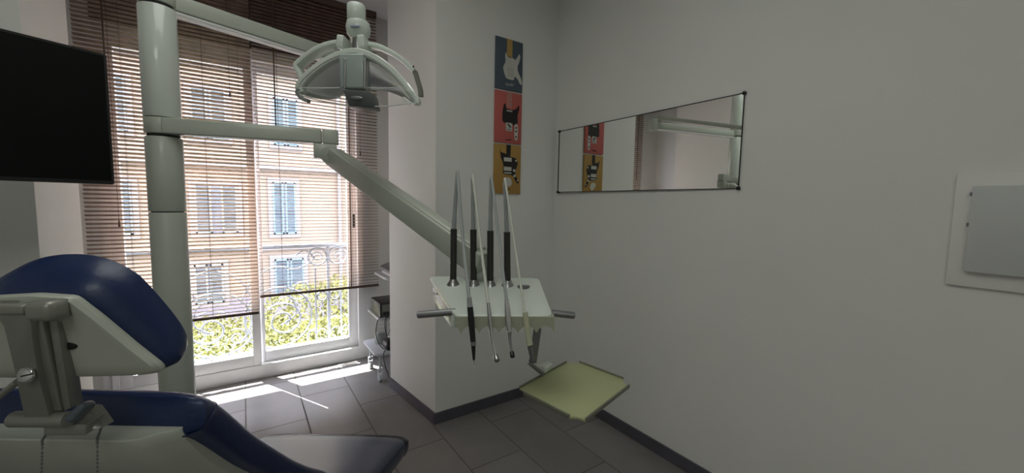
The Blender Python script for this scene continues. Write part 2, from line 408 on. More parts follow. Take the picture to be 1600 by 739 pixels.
def bay(xc, s):
    """pair of large C scrolls curling in towards a bar module; s mirrors"""
    def X(v): return xc + s * v
    def mirror(p): return [(X(q[0]), q[1], q[2]) for q in p]
    t = 0.008
    part('scroll', MB().tube(mirror(spiral(0, 0.40, 0.275, 0.235, -2.6, 1.05)), t, 6), M_rail_iron, rl)
    part('scroll', MB().tube(mirror(spiral(0.04, 0.36, 0.16, 0.03, 2.4, -1.6)), t, 6), M_rail_iron, rl)
    part('scroll', MB().tube(mirror(spiral(-0.14, 0.27, 0.075, 0.015, 1.0, 1.4)), t * .8, 6), M_rail_iron, rl)
    part('scroll', MB().tube(mirror(spiral(0.17, 0.62, 0.10, 0.02, 3.6, 1.3)), t * .8, 6), M_rail_iron, rl)
    part('scroll', MB().tube(mirror(smooth_path([(-0.26, YR, .55), (-.16, YR, .75), (.0, YR, .83), (.15, YR, .80), (.28, YR, .88), (.22, YR, .96), (.14, YR, .92)], 6)), t * .8, 6), M_rail_iron, rl)
    part('scroll', MB().tube(mirror(smooth_path([(.02, YR, .62), (.12, YR, .52), (.13, YR, .40), (.02, YR, .32)], 6)), t * .8, 6), M_rail_iron, rl)
def bars(xc):
    part('baluster', MB().box((xc - .011, YR - .011, 0.0), (xc + .011, YR + .011, 0.985)), M_rail_iron, rl)
    for s in (-1, 1):
        x = xc + s * .105
        part('baluster', MB().box((x - .006, YR - .006, 0.135), (x + .006, YR + .006, 0.80)), M_rail_iron, rl)
        part('ring', MB().tube(rring(xc + s * .085, .90, .075), .008, 6, True), M_rail_iron, rl)
        part('ring', MB().tube(rring(xc + s * .052, .54, .04), .007, 6, True), M_rail_iron, rl)
        part('scroll', MB().tube([(xc + s * q[0], YR, q[2]) for q in spiral(.085, .90, .05, .01, 0, 1.5, 24)], .006, 6), M_rail_iron, rl)
        part('scroll', MB().tube([(xc + s * q[0], YR, q[2]) for q in smooth_path([(.0, 0, .16), (.03, 0, .22), (.07, 0, .235), (.105, 0, .20), (.13, 0, .235), (.165, 0, .22), (.18, 0, .16)], 5)], .006, 6), M_rail_iron, rl)
        part('finial', MB().lathe([(0, 0), (.008, .02), (.004, .05), (0, .06)], (xc + s * .052, YR, .44), n=8), M_rail_iron, rl)
bars(0.62); bars(-1.05)
bay(0.22, 1); bay(-0.13, -1) if False else bay(-0.21, -1)

# ------------------------------------------------------------------ venetian blinds
def blind(x0, x1, y, ztop, zbot, tilt, label, cords, rail_z2=None):
    t = thing('venetian_blind', label, 'blind', ((x0 + x1) / 2, y, ztop), group='wooden blinds on the french window')
    w = 0.0125; pitch = 0.0262; b = MB(); z = zbot + 0.03; ct, st = math.cos(tilt), math.sin(tilt)
    while z < ztop - 0.05:
        # a curved slat: room edge raised, street edge lowered
        prof = []
        for k in range(5):
            u = -w + 2 * w * k / 4; h = 0.0012 * (1 - (u / w) ** 2)
            prof.append((u, h))
        pts = [(u, h + .0011) for u, h in prof] + [(u, h - .0011) for u, h in reversed(prof)]
        jx = random.uniform(-.002, .002); jt = random.uniform(-.02, .02); c2, s2 = math.cos(tilt + jt), math.sin(tilt + jt)
        rings = [[(x, y + u * c2 + h * s2, z - u * s2 + h * c2) for u, h in pts] for x in (x0 + jx, x1 + jx)]
        b.loft(rings); z += pitch
    part('slats', b, M_slat, t, smooth=0)
    part('bottom_rail', MB().box((x0, y - .013, zbot - .004), (x1, y + .013, zbot + .014), .003), M_rail, t)
    part('head_rail', MB().box((x0, y - .02, ztop - .05), (x1, y + .02, ztop - .001), .002), M_rail, t)
    for cx_ in cords:
        part('ladder_cord', MB().tube([(cx_, y - .0145, zbot), (cx_, y - .0145, ztop - .04)], .0009, 5)
             .tube([(cx_, y + .0145, zbot), (cx_, y + .0145, ztop - .04)], .0009, 5), M_cord, t)
    return t
bl = blind(-0.803, 0.076, 3.47, ZC, 0.545, math.radians(25), 'left wooden venetian blind, closer slats, lower bottom rail, behind the unit column', [-0.60, -0.20, 0.0])
brr = blind(0.086, 0.975, 3.52, ZC, 0.655, math.radians(6), 'right wooden venetian blind, open slats, shorter, behind the dental lamp', [0.24, 0.76])
def pull(parent, x, y, z0, z1, name='tassel', r=.006):
    part('pull_cord', MB().tube([(x, y, z0), (x, y, z1)], .0012, 5), M_cord, parent)
    part(name, MB().lathe([(0, 0), (r, .004), (r * .75, .03), (r * .4, .045), (0, .046)], (x, y, z0 - .04), n=10), M_rail, parent)
p = atY(359, 143, 3.44); pull(bl, p.x, 3.44, p.z, 2.94)
p = atY(186, 345, 3.44); pull(bl, p.x, 3.44, p.z, 2.94)
part('tilt_wand', MB().tube([(atY(164, 100, 3.44).x, 3.44, 1.75), (atY(164, 100, 3.44).x, 3.44, 2.93)], .004, 8), M_rail, bl)
p = atY(431, 205, 3.49); part('tilt_wand', MB().tube([(p.x, 3.485, p.z), (p.x, 3.485, 2.93)], .0045, 8), M_rail, brr)
p = atY(563, 236, 3.49); pull(brr, p.x, 3.49, p.z, 2.94)
p = atY(546, 236, 3.49); part('pull_cord', MB().tube([(p.x, 3.493, .66), (p.x, 3.493, 2.93)], .0045, 6), M_cord, brr)

# ------------------------------------------------------------------ wall prints
def print_(z0, z1, col, label):
    x0, x1 = 1.37, 1.583
    t = thing('guitar_print', label, 'picture', ((x0 + x1) / 2, 2.24, z0), group='guitar prints hung in a column on the short wall')
    part('canvas', MB().box((x0, 2.228, z0), (x1, 2.2395, z1), .0015), mat('print_ground', col, .7, var=.03), t)
    return t, x0, x1, z0, z1
def flat(t, poly, material, name, lift=0.0012):
    r, x0, x1, z0, z1 = t; W_, H_ = x1 - x0, z1 - z0
    part(name, MB().prism([(x0 + u * W_, 2.228, z0 + v * H_) for u, v in poly], (0, -lift, 0)), material, r, smooth=0)
def sm(poly, n=4): return [(p.x, p.y) for p in smooth_loop([(u, v, 0) for u, v in poly], n)]
def rect(u0, v0, u1, v1): return [(u0, v0), (u1, v0), (u1, v1), (u0, v1)]
def disc(u, v, r, k=0.65): return [(u + r * math.cos(a * PI / 8), v + r * k * math.sin(a * PI / 8)) for a in range(16)]
Pw = mat('print_white', (.55, .55, .50), .7); Pk = mat('print_black', (.015, .012, .012), .7); Pn = mat('print_neck', (.45, .29, .09), .7)
Pr = mat('print_pink_neck', (.45, .20, .17), .7); Pg = mat('print_pale_grey', (.48, .48, .44), .7)
def script_word(t, u, v, s, material):
    """small brush-script signature under the guitar"""
    r, x0, x1, z0, z1 = t; W_, H_ = x1 - x0, z1 - z0
    cu = bpy.data.curves.new('signature', 'FONT'); cu.body = 'Fender'; cu.size = s; cu.extrude = .0004; cu.shear = .35; cu.align_x = 'CENTER'
    tmp = bpy.data.objects.new('signature', cu); C.objects.link(tmp)
    dg = bpy.context.evaluated_depsgraph_get(); me = bpy.data.meshes.new_from_object(tmp.evaluated_get(dg))
    bpy.data.objects.remove(tmp)
    me.transform(Matrix.Translation(Vector((x0 + u * W_, 2.2268, z0 + v * H_)) - ORG[r]) @ Matrix.Rotation(PI / 2, 4, 'X') @ Matrix.Rotation(.12, 4, 'Z'))
    me.materials.clear(); me.materials.append(material)
    o = bpy.data.objects.new('signature', me); C.objects.link(o); o.parent = r
A = print_(2.147, 2.470, (.075, .10, .13), 'slate-blue canvas print of a white electric guitar, topmost of the three')
flat(A, rect(.40, .66, .60, 1.0), Pn, 'guitar_neck', .001)
flat(A, sm([(.36, .73), (.41, .66), (.50, .64), (.60, .65), (.72, .63), (.80, .70), (.87, .76), (.90, .70), (.85, .58), (.80, .50), (.83, .40), (.94, .28), (.98, .18), (.92, .16), (.80, .26), (.69, .29), (.66, .22), (.42, .22), (.34, .28), (.29, .36), (.28, .44), (.35, .54), (.34, .66)]), Pw, 'guitar_body', .0014)
flat(A, rect(.43, .27, .66, .45), Pg, 'guitar_bridge', .0018)
script_word(A, .52, .09, .024, Pw)
B = print_(1.803, 2.135, (.50, .115, .10), 'red canvas print of a black electric guitar, middle of the three')
flat(B, rect(.42, .70, .62, 1.0), Pr, 'guitar_neck', .001)
flat(B, sm([(.28, .62), (.32, .74), (.38, .76), (.41, .68), (.62, .66), (.78, .70), (.87, .77), (.90, .70), (.84, .58), (.84, .42), (.74, .38), (.62, .37), (.40, .38), (.28, .42), (.27, .50)]), Pk, 'guitar_body', .0014)
flat(B, rect(.42, .62, .63, .645), Pg, 'guitar_pickup', .0018)
flat(B, rect(.40, .24, .64, .40), Pg, 'guitar_bridge', .0018)
flat(B, [(.44, .38), (.50, .38), (.60, .32), (.56, .30)], Pk, 'guitar_pickup', .0022)
flat(B, rect(.44, .265, .60, .275), Pk, 'guitar_bridge', .0022)
flat(B, sm([(.74, .38), (.84, .38), (.86, .28), (.84, .09), (.76, .08), (.73, .18)]), Pw, 'control_plate', .0018)
for v in (.32, .25, .14): flat(B, disc(.79, v, .03), Pk, 'control_knob', .0024)
script_word(B, .50, .05, .018, Pk)
D = print_(1.467, 1.792, (.40, .235, .06), 'ochre canvas print of a black offset electric guitar, lowest of the three')
flat(D, rect(.44, .78, .60, 1.0), Pk, 'guitar_neck', .001)
flat(D, sm([(.20, .90), (.24, .84), (.38, .82), (.45, .80), (.62, .76), (.72, .75), (.84, .72), (.87, .62), (.82, .52), (.78, .42), (.86, .33), (.93, .26), (.90, .22), (.80, .27), (.68, .38), (.36, .40), (.33, .48), (.33, .60), (.24, .74)]), Pk, 'guitar_body', .0014)
flat(D, rect(.35, .66, .64, .74), Pw, 'guitar_pickup', .0018)
flat(D, rect(.35, .47, .64, .55), Pw, 'guitar_pickup', .0018)
flat(D, rect(.36, .41, .64, .44), Pg, 'guitar_bridge', .0018)
flat(D, disc(.81, .69, .035), Pw, 'control_knob', .0018)
flat(D, rect(.70, .46, .79, .51), Pw, 'control_knob', .0018); flat(D, rect(.72, .35, .80, .40), Pw, 'control_knob', .0018)
flat(D, disc(.88, .28, .03), Pg, 'control_knob', .0018)
flat(D, sm([(.36, .29), (.44, .33), (.56, .33), (.64, .28), (.65, .20), (.58, .15), (.48, .17)]), Pw, 'guitar_tailpiece', .0018)
script_word(D, .50, .07, .018, Pk)

# ------------------------------------------------------------------ mirror on the right wall
my0, my1, mz0, mz1 = 0.930, 2.185, 1.490, 1.920
mi = thing('wall_mirror', 'wide frameless mirror held by black corner clips on the right wall', 'mirror', (WX, (my0 + my1) / 2, mz0))
e = 0.0115 * (my1 - my0)
part('mirror_glass', MB().prism([(WX - .004, my0, mz0), (WX - .004 - e, my1, mz0), (WX - .004 - e, my1, mz1), (WX - .004, my0, mz1)][::-1], (.0035, 0, 0)), M_mirror, mi, smooth=0)
ed = MB()
for (a, c) in (((my0, mz0), (my1, mz0)), ((my0, mz1), (my1, mz1)), ((my0, mz0), (my0, mz1)), ((my1, mz0), (my1, mz1))):
    f = lambda y: WX - .005 - e * (y - my0) / (my1 - my0)
    ed.obox((f(a[0]), a[0], a[1]), (f(c[0]), c[0], c[1]), .0035, .0045, up=(1, 0, 0))
part('edge', ed, M_seam, mi)
for y_ in (my0, my1):
    for z_ in (mz0, mz1):
        xx = WX - .004 - e * (y_ - my0) / (my1 - my0)
        part('clip', MB().cyl((WX - .0005, y_, z_), (xx - .008, y_, z_), .009, n=16, bev=.002), M_blk, mi)

# service hatch
ha = thing('wall_hatch', 'off-white painted service hatch with raised door on the right wall', 'hatch', (WX, .05, 1.16))
part('frame', MB().box((WX - .012, -.20, 1.163), (WX - .0005, .252, 1.522), .003), M_wall, ha)
part('hatch_door', MB().box((WX - .030, -.16, 1.212), (WX - .012, .214, 1.480), .003), mat('hatch_paint', (.55, .57, .56), .5, var=.02), ha)
for z_ in (1.455, 1.36): part('hinge', MB().cyl((WX - .026, .216, z_ - .006), (WX - .026, .216, z_ + .006), .0028, n=10), M_bar, ha)

# ------------------------------------------------------------------ television
tv = thing('television', 'black flat television on a wall arm at the left', 'television', (-.70, 1.72, 1.43))
a_ = Vector((-.360, 1.89, 0)); dr = Vector((-.883, -.469, 0)); nr = Vector((dr.y, -dr.x, 0))  # facing the chair
if nr.dot(Vector((0, 0, 0)) - a_) < 0: nr = -nr
b_ = a_ + dr * .74; z0, z1 = 1.441, 1.872
def tvbox(u0, u1, w0, w1, n0, n1, bev=.003):
    mb = MB(); t = bmesh.new(); bmesh.ops.create_cube(t, size=1)
    for v in t.verts: v.co = Vector(((v.co.x + .5) * (u1 - u0) + u0, (v.co.y + .5) * (n1 - n0) + n0, (v.co.z + .5) * (w1 - w0) + w0))
    if bev: bmesh.ops.bevel(t, geom=t.edges[:], offset=bev, segments=2, affect='EDGES')
    mt = Matrix((dr, nr, Vector((0, 0, 1)))).transposed().to_4x4(); mt.translation = a_
    mb._in(t, mt); return mb
part('bezel', tvbox(0, .74, z0, z1, -.035, 0), M_blk, tv)
part('screen', tvbox(.008, .732, z0 + .012, z1 - .008, -.001, .0015, 0), M_tv, tv, smooth=0)
mid = a_ + dr * .45 - nr * .035; wp = Vector((mid.x - .10, 2.24, 1.66)); mid.z = 1.66
part('wall_arm', MB().obox(mid, wp, .05, .06, bev=.004).box((wp.x - .06, 2.225, 1.56), (wp.x + .06, 2.2395, 1.76), .003), M_blk, tv)

# ------------------------------------------------------------------ unit column
PX, PY, PR = -0.2355, 1.970, 0.0555
col = thing('unit_column', 'tall thick cream column of the dental unit in front of the left blind', 'column', (PX, PY, 0))
sg = MB()
def cylseg(z0, z1, r=PR, bev=.004): return MB().cyl((PX, PY, z0), (PX, PY, z1), r, n=48, bev=bev)
part('tube', cylseg(0.05, 1.345), M_unit, col)
part('tube', cylseg(1.348, 1.622), M_unit, col)
part('collar', cylseg(1.632, 1.690), M_unit, col)
part('tube', cylseg(1.692, 2.085), M_unit2, col)
part('collar', cylseg(2.095, 2.165), M_unit, col)
part('tube', cylseg(2.168, 2.60), M_unit2, col)
part('core', MB().cyl((PX, PY, .04), (PX, PY, 2.59), PR - .008, n=32), M_seam, col, label='black core showing at the seams')
part('base_plate', MB().cyl((PX, PY, 0.0), (PX, PY, .05), .13, n=48, bev=.01), M_unit, col)

# instrument arm (horizontal bar and sprung bar)
ia = thing('delivery_arm', 'jointed cream arm from the column down to the instrument console', 'arm', (PX, PY, 1.66))
el = Vector((.352, 1.80, 1.662)); p0 = Vector((PX + .002, PY - .036, 1.660)); dv = (el - p0).normalized()
s0 = p0 + dv * .004
part('upper_bar', MB().obox(s0, el - dv * .075, .05, .058, bev=.006), M_unit, ia)
part('joint', MB().obox(el - dv * .072, el - dv * .012, .05, .060, bev=.006), M_unit, ia)
hub = Vector(el) - Vector((0, 0, .062)) - dv * .055
dn = L2W(L(748, 408, 1.08)); dn2 = L2W(L(520, 244, 1.60))
dd = (dn - dn2).normalized()
kn = part('knuckle', MB().box((-.05, -.03, -.028), (.035, .03, .031), .005), M_unit, ia)
kq = Matrix.Rotation(math.atan2(dv.y, dv.x), 4, 'Z')
kn.data.transform(Matrix.Translation(hub - Vector((0, 0, 0)) - ORG[ia]) @ kq @ Matrix.Translation(ORG[ia]))
part('pivot', MB().cyl(dn2 - RGT * 0 - _f0 * .036, dn2 + _f0 * .03, .034, n=32, bev=.004), M_unit, ia)
part('lower_bar', MB().obox(dn2 + dd * .0, dn + dd * .02, .056, .068, bev=.005), M_unit, ia)
part('lower_bar_cap', MB().obox(dn2 + dd * .10 + Vector((0, 0, .005)), dn + dd * .0 + Vector((0, 0, .005)), .044, .074, bev=.008), M_unit, ia)
part('end_pivot', MB().cyl(dn + Vector((0, 0, -.02)), L2W(L(735, 450, 1.12)), .030, n=28, bev=.004), M_unit, ia)
part('screw', MB().cyl(dn2 - _f0 * .0385, dn2 - _f0 * .036, .006, n=12), M_steel, ia)

# lamp arm
la = thing('lamp_arm', 'cream upper arm from the column top to the dental lamp', 'arm', (PX, PY, 2.12))
t0 = Vector((PX + .03, PY + .01, 2.118)); t1 = Vector((.50, 2.36, 2.165))
part('fixed_bar', MB().obox(t0, t1, .055, .060, bev=.006), M_unit, la)
part('bar_underside', MB().obox(t0 + Vector((0, 0, -.036)), t1 + Vector((0, 0, -.036)), .045, .012, bev=.003), mat('pale_underside', (.72, .72, .72), .4), la)
part('joint', MB().cyl(t1 + Vector((.02, .01, -.05)), t1 + Vector((.02, .01, .06)), .042, n=32, bev=.006), M_unit, la)
lt = L2W(L(560, 30, 1.37))
part('sprung_bar', MB().obox(t1 + Vector((.02, .01, .075)), lt + Vector((0, 0, .0)), .030, .034, bev=.006), M_unit, la)

# ------------------------------------------------------------------ dental lamp (turned frame, about 1.3 m ahead)
D0 = 1.30
o_ = L(557, 12, D0)
lp = thing('dental_lamp', 'green-white dental operating lamp with handles and chrome reflector', 'lamp', o_, 'L')
def Lp(x, y, dd=0): 
    return L(x, y, D0 + dd)
part('swivel', MB().lathe([(0, 0), (.024, .0), (.028, .006), (.0285, .045), (.026, .050), (0, .050)], Lp(557, 34), (0, 0, 1), 32), M_unit2, lp)
part('knuckle', MB().lathe([(0, 0), (.022, .0), (.034, .014), (.038, .034), (.034, .052), (.020, .058), (0, .058)], Lp(560, 62), (0, 0, 1), 32), M_unit2, lp)
part('neck', MB().cyl(Lp(560, 78), Lp(560, 58), .018, n=24), M_steel, lp)
part('badge', MB().ellipsoid(Lp(555, 41, -.038), (.016, .003, .0055), 16), mat('badge_blue_grey', (.25, .28, .36), .4), lp)
def band(pts2, w, th, d0, mb=None, inner=0):
    """ribbon along a drawn arch; w = width front to back, th = thickness"""
    mb = mb or MB(); P = smooth_path([Lp(x, y, d0 - w / 2) for x, y in pts2], 8); rings = []
    for i, q in enumerate(P):
        t = (P[min(i + 1, len(P) - 1)] - P[max(i - 1, 0)]); t.y = 0; t.normalize(); n = Vector((-t.z, 0, t.x))
        hw = w / 2; h = th / 2; r = []
        for a in range(12):
            an = 2 * PI * a / 12; ca, sa = math.cos(an), math.sin(an)
            ex = lambda v: math.copysign(abs(v) ** .5, v)
            r.append(q + Vector((0, hw + hw * ex(ca), 0)) + n * (h * ex(sa)))
        rings.append(r)
    return mb.loft(rings)
part('handle', band([(540, 64), (520, 65), (497, 72), (478, 84), (466, 94), (460, 101), (465, 113), (470, 126), (468, 138)], .048, .016, .0), M_unit2, lp)
part('handle', band([(566, 67), (588, 70), (610, 80), (630, 94), (646, 110)], .048, .016, .0), M_unit2, lp)
part('grip', band([(647, 110), (651, 124), (655, 138), (656, 148)], .030, .014, -.005), mat('grey_rubber_grip', (.16, .165, .14), .6), lp)
part('screw', MB().cyl(Lp(646, 104, -.027), Lp(646, 104, -.0235), .003, n=10), M_blk, lp)
for x in (538, 568):
    part('clamp', MB().obox(Lp(x, 60, -.03), Lp(x + (2 if x > 550 else -2), 79, -.03), .022, .060, up=(0, 1, 0), bev=.004), M_unit2, lp)
arch = [(468, 144), (466, 134), (475, 121), (490, 107), (511, 93), (534, 83), (553, 80), (572, 84), (593, 95), (615, 113), (636, 137), (648, 154), (649, 161)]
part('hood_rim', band(arch, .028, .024, -.066), M_unit2, lp)
part('lower_rim', band([(466, 138), (463, 144), (469, 152), (480, 157)], .02, .012, -.072), mat('rim_grey', (.25, .26, .25), .35), lp)
part('lower_rim', band([(636, 130), (650, 152), (649, 161), (641, 160), (630, 152)], .014, .008, -.072), M_chrome, lp)
# hood shell: arch swept back and down to form a shallow dish, outside painted, inside mirror
AR = smooth_path([Lp(x, y, -.078) for x, y in arch], 4)
cen = Lp(557, 150, -.078)
def dish(off, inner):
    rows = []
    for k in range(9):
        u = k / 8; row = []
        for q in AR:
            w_ = Vector((cen.x + (q.x - cen.x) * (1 - .35 * u * u), 0, 0))
            zz = cen.z + (q.z - cen.z) * (1 - .74 * u ** 1.6) + .034 * u ** 1.2 - off
            row.append(Vector((w_.x, q.y + .155 * math.sin(u * PI / 2) - (0 if not off else .004), zz)))
        rows.append(row)
    return MB().sheet(rows)
part('hood', dish(0, 0), M_unit2, lp)
part('reflector', dish(.005, 1), M_refl, lp)
sh = []
low = [(466, 146), (482, 153), (510, 159), (540, 164), (560, 166), (600, 166), (630, 163), (649, 160)]
lowp = smooth_path([Lp(x, y, -.078) for x, y in low], 8)
up = [Lp(x, 137, -.078) for x in range(470, 646, 3)]
n_ = 30
def samp(P, u):
    f = u * (len(P) - 1); i = min(int(f), len(P) - 2); return P[i].lerp(P[i + 1], f - i)
rows = []
for k in range(5):
    v = k / 4
    rows.append([samp(up, i / n_).lerp(samp(lowp, i / n_), v) + Vector((0, -.008 * math.sin(v * PI), 0)) for i in range(n_ + 1)])
part('clear_shield', MB().sheet(rows), M_clear, lp)
part('shield_edge', MB().tube(lowp, .0018, 6).tube([up[0], up[-1]], .0010, 6), mat('shield_edge', (.75, .76, .74), .3), lp)
part('lamp_housing', MB().obox(Lp(554, 88, -.060), Lp(556, 142, -.060), .075, .055, up=(0, 1, 0), bev=.006), mat('housing_green_grey', (.33, .38, .36), .22, coat=.4), lp)
for x in (540, 571): part('housing_fin', MB().obox(Lp(x, 92, -.085), Lp(x, 140, -.085), .006, .014, up=(0, 1, 0), bev=.002), M_steel, lp)
cov = MB().prism([Lp(534, 139, -.10), Lp(579, 143, -.10), Lp(585, 168, -.085), Lp(545, 166, -.085)], (0, .06, 0), bev=.004)
bc = part('bulb_cover', cov, mat('cover_grey', (.13, .145, .14), .35), lp)
part('emblem', MB().ellipsoid(Lp(557, 153, -.0985), (.018, .002, .0055), 16), M_bar, bc)

# ------------------------------------------------------------------ instrument console
ok = L(770, 470, 1.0)
co = thing('instrument_console', 'glossy white instrument console with scalloped holder and side handles', 'console', ok, 'L')
BL_, BR_, FR_, FL_ = L(670, 431, 1.10), L(842, 434, 1.10), L(864, 493, .90), L(711, 493, .90)
def rcorner(P, r=.018, n=5):
    out = []
    N = len(P)
    for i in range(N):
        a, b__, c = P[i - 1], P[i], P[(i + 1) % N]
        p1 = b__ + (a - b__).normalized() * r; p2 = b__ + (c - b__).normalized() * r
        for k in range(n + 1):
            t = k / n; out.append(p1 * (1 - t) ** 2 + b__ * 2 * t * (1 - t) + p2 * t * t)
    return out
top = rcorner([BL_, BR_, FR_, FL_])
part('top_panel', MB().prism(top, (0, 0, -.010), bev=.0025), M_unit2, co)
cc = (BL_ + BR_ + FR_ + FL_) / 4
body = [cc + (p - cc) * .90 + Vector((0, .01, -.010)) for p in [BL_, BR_, FR_, FL_]]
part('housing', MB().prism(rcorner(body, .012), (0, 0, -.026), bev=.003), M_lip, co)
# left wing: white side body seen under the edge
w1, w2, w3, w4 = L(676, 447, 1.08), L(709, 492, .915), L(704, 512, .915), L(676, 467, 1.08)
part('side_cover', MB().prism([w1, w2, w3, w4], (.018, 0, 0), bev=.002), M_unit2, co)
part('label_plate', MB().prism([L(675, 456, 1.072) + Vector((-.001, 0, 0)), L(683, 458, 1.035) + Vector((-.001, 0, 0)), L(684, 462, 1.035) + Vector((-.001, 0, 0)), L(675, 460, 1.072) + Vector((-.001, 0, 0))], (.003, 0, 0)), M_bar, co)
# scalloped lip
pk = [712, 721.6, 749, 780, 809, 838, 866]
yb = 517
lipt = [L(712, 494, .90), L(866, 494, .90)]
bot = []
def lipz(x, y): return L(x, y, .90)
bot.append(lipz(866, 518))
seq = [(866, 838), (838, 809), (809, 780), (780, 749), (749, 721.6)]
for a, b__ in seq:
    for k in range(9):
        t = k / 8; x = a + (b__ - a) * t; bot.append(lipz(x, 519 - 11.0 * math.sin(PI * t) ** .7))
bot.append(lipz(720, 520)); bot.append(lipz(712, 500))
P = [lipt[0], lipt[1]] + bot
front = [p + Vector((0, -.006, -.0)) for p in P]
part('holder_lip', MB().prism(front, (0, .045, 0)), M_lip, co)
for a, b__, nm in ((L(652, 492, .93), L(712, 487, .93), 0), (L(898, 493, .93), L(862, 489, .93), 1)):
    d = (b__ - a).normalized()
    part('handle', MB().lathe([(0, 0), (.0065, 0), (.0085, .002), (.0085, (b__ - a).length), (0, (b__ - a).length)], a, d, 20), M_bar, co, label='grey metal side handle')
# whip arms standing in the panel
whips = [((708, 443), (714, 275), 358), ((740, 444), (738, 279), 359), ((766, 445), (767, 281), 361), ((793, 445), (788, 285), 363)]
for (bx, by), (tx, ty), ys in whips:
    dB = 1.055
    b0 = L(bx, by + 2, dB); tp = L(tx, ty, dB)
    k = (ys - by) / (ty - by); sx_ = bx + (tx - bx) * k * .35
    sl = L(sx_, ys, dB)
    wa = part('whip_arm', MB().tube(smooth_path([sl, sl.lerp(tp, .5) + Vector((0, 0, 0)), tp], 5), [.0062] * 3 + [.0055] * 4 + [.0045] * 4, 12), M_hose, co)
    part('spring_sleeve', MB().lathe([(0, 0)] + [(.0085 + .0008 * (i % 2), .004 + (sl - b0).length * i / 48) for i in range(48)] + [(0, (sl - b0).length)], b0, sl - b0, 16), M_sleeve, wa)
    part('base_dome', MB().lathe([(0, -.008), (.019, -.008), (.018, .002), (.012, .010), (.0095, .016), (0, .016)], b0, (0, 0, 1), 24), M_steel, wa)
part('socket_cover', MB().cyl(L(818, 448, 1.045) + Vector((0, 0, -.006)), L(818, 448, 1.045) + Vector((0, 0, .003)), .017, n=24, bev=.001), M_bar, co)
part('tray_bracket', MB().obox(L(840, 512, .985), L(832, 566, .985), .020, .014, up=(0, 1, 0), bev=.003)
     .obox(L(826, 566, .985), L(848, 584, 1.0), .018, .010, bev=.003), M_bar, co)

# handpieces with their hoses
def hosepath(top, mid_, end): return smooth_path([top, top + Vector((.003, -.012, .004)), mid_, end], 10)
def instrument(name, label, top, end, mid_, hmat, r=.0036):
    t = thing(name, label, 'instrument', L(*end), 'L', 'handpieces hanging in the console holder')
    tp = L(*top)
    P = smooth_path([tp + Vector((0, .002, -.004)), tp + Vector((.001, -.005, .0035)), tp + Vector((.004, -.012, -.006)), L(*mid_), L(*end)], 10)
    part('hose', MB().tube(P, r, 10), hmat, t)
    return t
t = instrument('scaler', 'black ultrasonic scaler on a grey hose, first from the left', (714, 274, 1.055), (733.5, 470, .885), (723, 370, .98), M_hose, .0042)
part('collar', MB().cyl(L(733, 464, .886), L(734.5, 480, .884), .0052, .0068, n=16), M_hose, t)
part('body', MB().lathe([(0, 0), (.0068, 0), (.0072, .03), (.0064, .085), (0, .085)], L(734.5, 479, .884), L(739.5, 540, .878) - L(734.5, 479, .884), 16), M_blk, t)
part('ring', MB().cyl(L(739.2, 533, .878), L(739.6, 539, .878), .0066, n=16), M_steel, t)
part('nose', MB().cyl(L(739.5, 539, .878), L(740.5, 562, .876), .0055, .0028, n=16), M_blk, t)
part('tip', MB().tube([L(740.5, 561, .876), L(741.5, 568, .876), L(742, 575, .874), L(740.5, 580, .868)], [.0022, .0018, .0014, .0008], 8), M_chrome, t)
t = instrument('turbine_handpiece', 'slim chrome turbine handpiece on a cream hose, second from the left', (738, 278, 1.055), (763, 474, .885), (750, 372, .98), M_hosew)
part('body', MB().tube([L(763, 473, .885), L(764.5, 488, .884), L(766, 503, .883), L(768, 522, .882), L(771, 538, .879), L(775, 556, .872)], [.0042, .0052, .0050, .0046, .0034, .0028], 14), M_chrome, t)
part('head', MB().cyl(L(774.5, 556, .872), L(777, 564, .860), .0062, n=18, bev=.001), M_steel, t)
t = instrument('contra_angle_handpiece', 'thick chrome contra-angle handpiece, third from the left', (767, 280, 1.055), (791.5, 470, .885), (779, 368, .98), M_hose)
part('body', MB().tube([L(791.5, 468, .885), L(793, 485, .884), L(794.5, 503, .883), L(796, 518, .880)], [.0048, .0072, .0076, .0062], 16), M_chrome, t)
part('neck', MB().tube([L(796, 517, .880), L(796.5, 532, .878), L(799.5, 550, .872)], [.0052, .0034, .0026], 12), M_steel, t)
part('head', MB().cyl(L(799.5, 550, .872), L(801, 558, .862), .0052, n=18, bev=.001), M_blk, t)
t = instrument('air_water_syringe', 'cream air-water syringe on a pale hose, fourth from the left', (788, 284, 1.055), (820, 488, .885), (804, 380, .98), M_hosew, .0030)
part('body', MB().lathe([(0, 0), (.0055, 0), (.0068, .02), (.0078, .078), (0, .078)], L(820.5, 487, .885), L(828, 542, .884) - L(820.5, 487, .885), 16), M_cream, t)
part('end_cap', MB().cyl(L(828, 541, .884), L(832, 563, .884), .0062, .0048, n=16), M_bar, t)

# tray
tz = .95
tr = thing('instrument_tray', 'olive square tray with notched corners under the console', 'tray', (.675, .69, tz))
def rt(x, y):
    d = px(x, y); k = (tz - H) / d.z; return Vector((d.x * k, d.y * k, tz))
tc_ = [rt(818, 614), rt(812, 606), rt(885, 566), rt(905, 566), rt(974, 592), rt(983, 603), rt(915, 656), rt(890, 651)]
nodes = []
cenT = sum(tc_, Vector()) / 8
for i in range(0, 8, 2):
    a, b__ = tc_[i], tc_[i + 1]; m_ = (a + b__) / 2; m_ = m_ + (cenT - m_).normalized() * .012
    for k in range(6):
        t_ = k / 5; nodes.append(a * (1 - t_) ** 2 + m_ * 2 * t_ * (1 - t_) + b__ * t_ * t_)
part('plate', MB().prism(nodes, (0, 0, -.006), bev=.001), M_tray, tr)
for i in range(4):
    a, b__ = tc_[2 * i + 1], tc_[(2 * i + 2) % 8]
    part('rim', MB().obox(a + Vector((0, 0, .0)), b__, .0045, .009, bev=.0012), M_rim, tr)
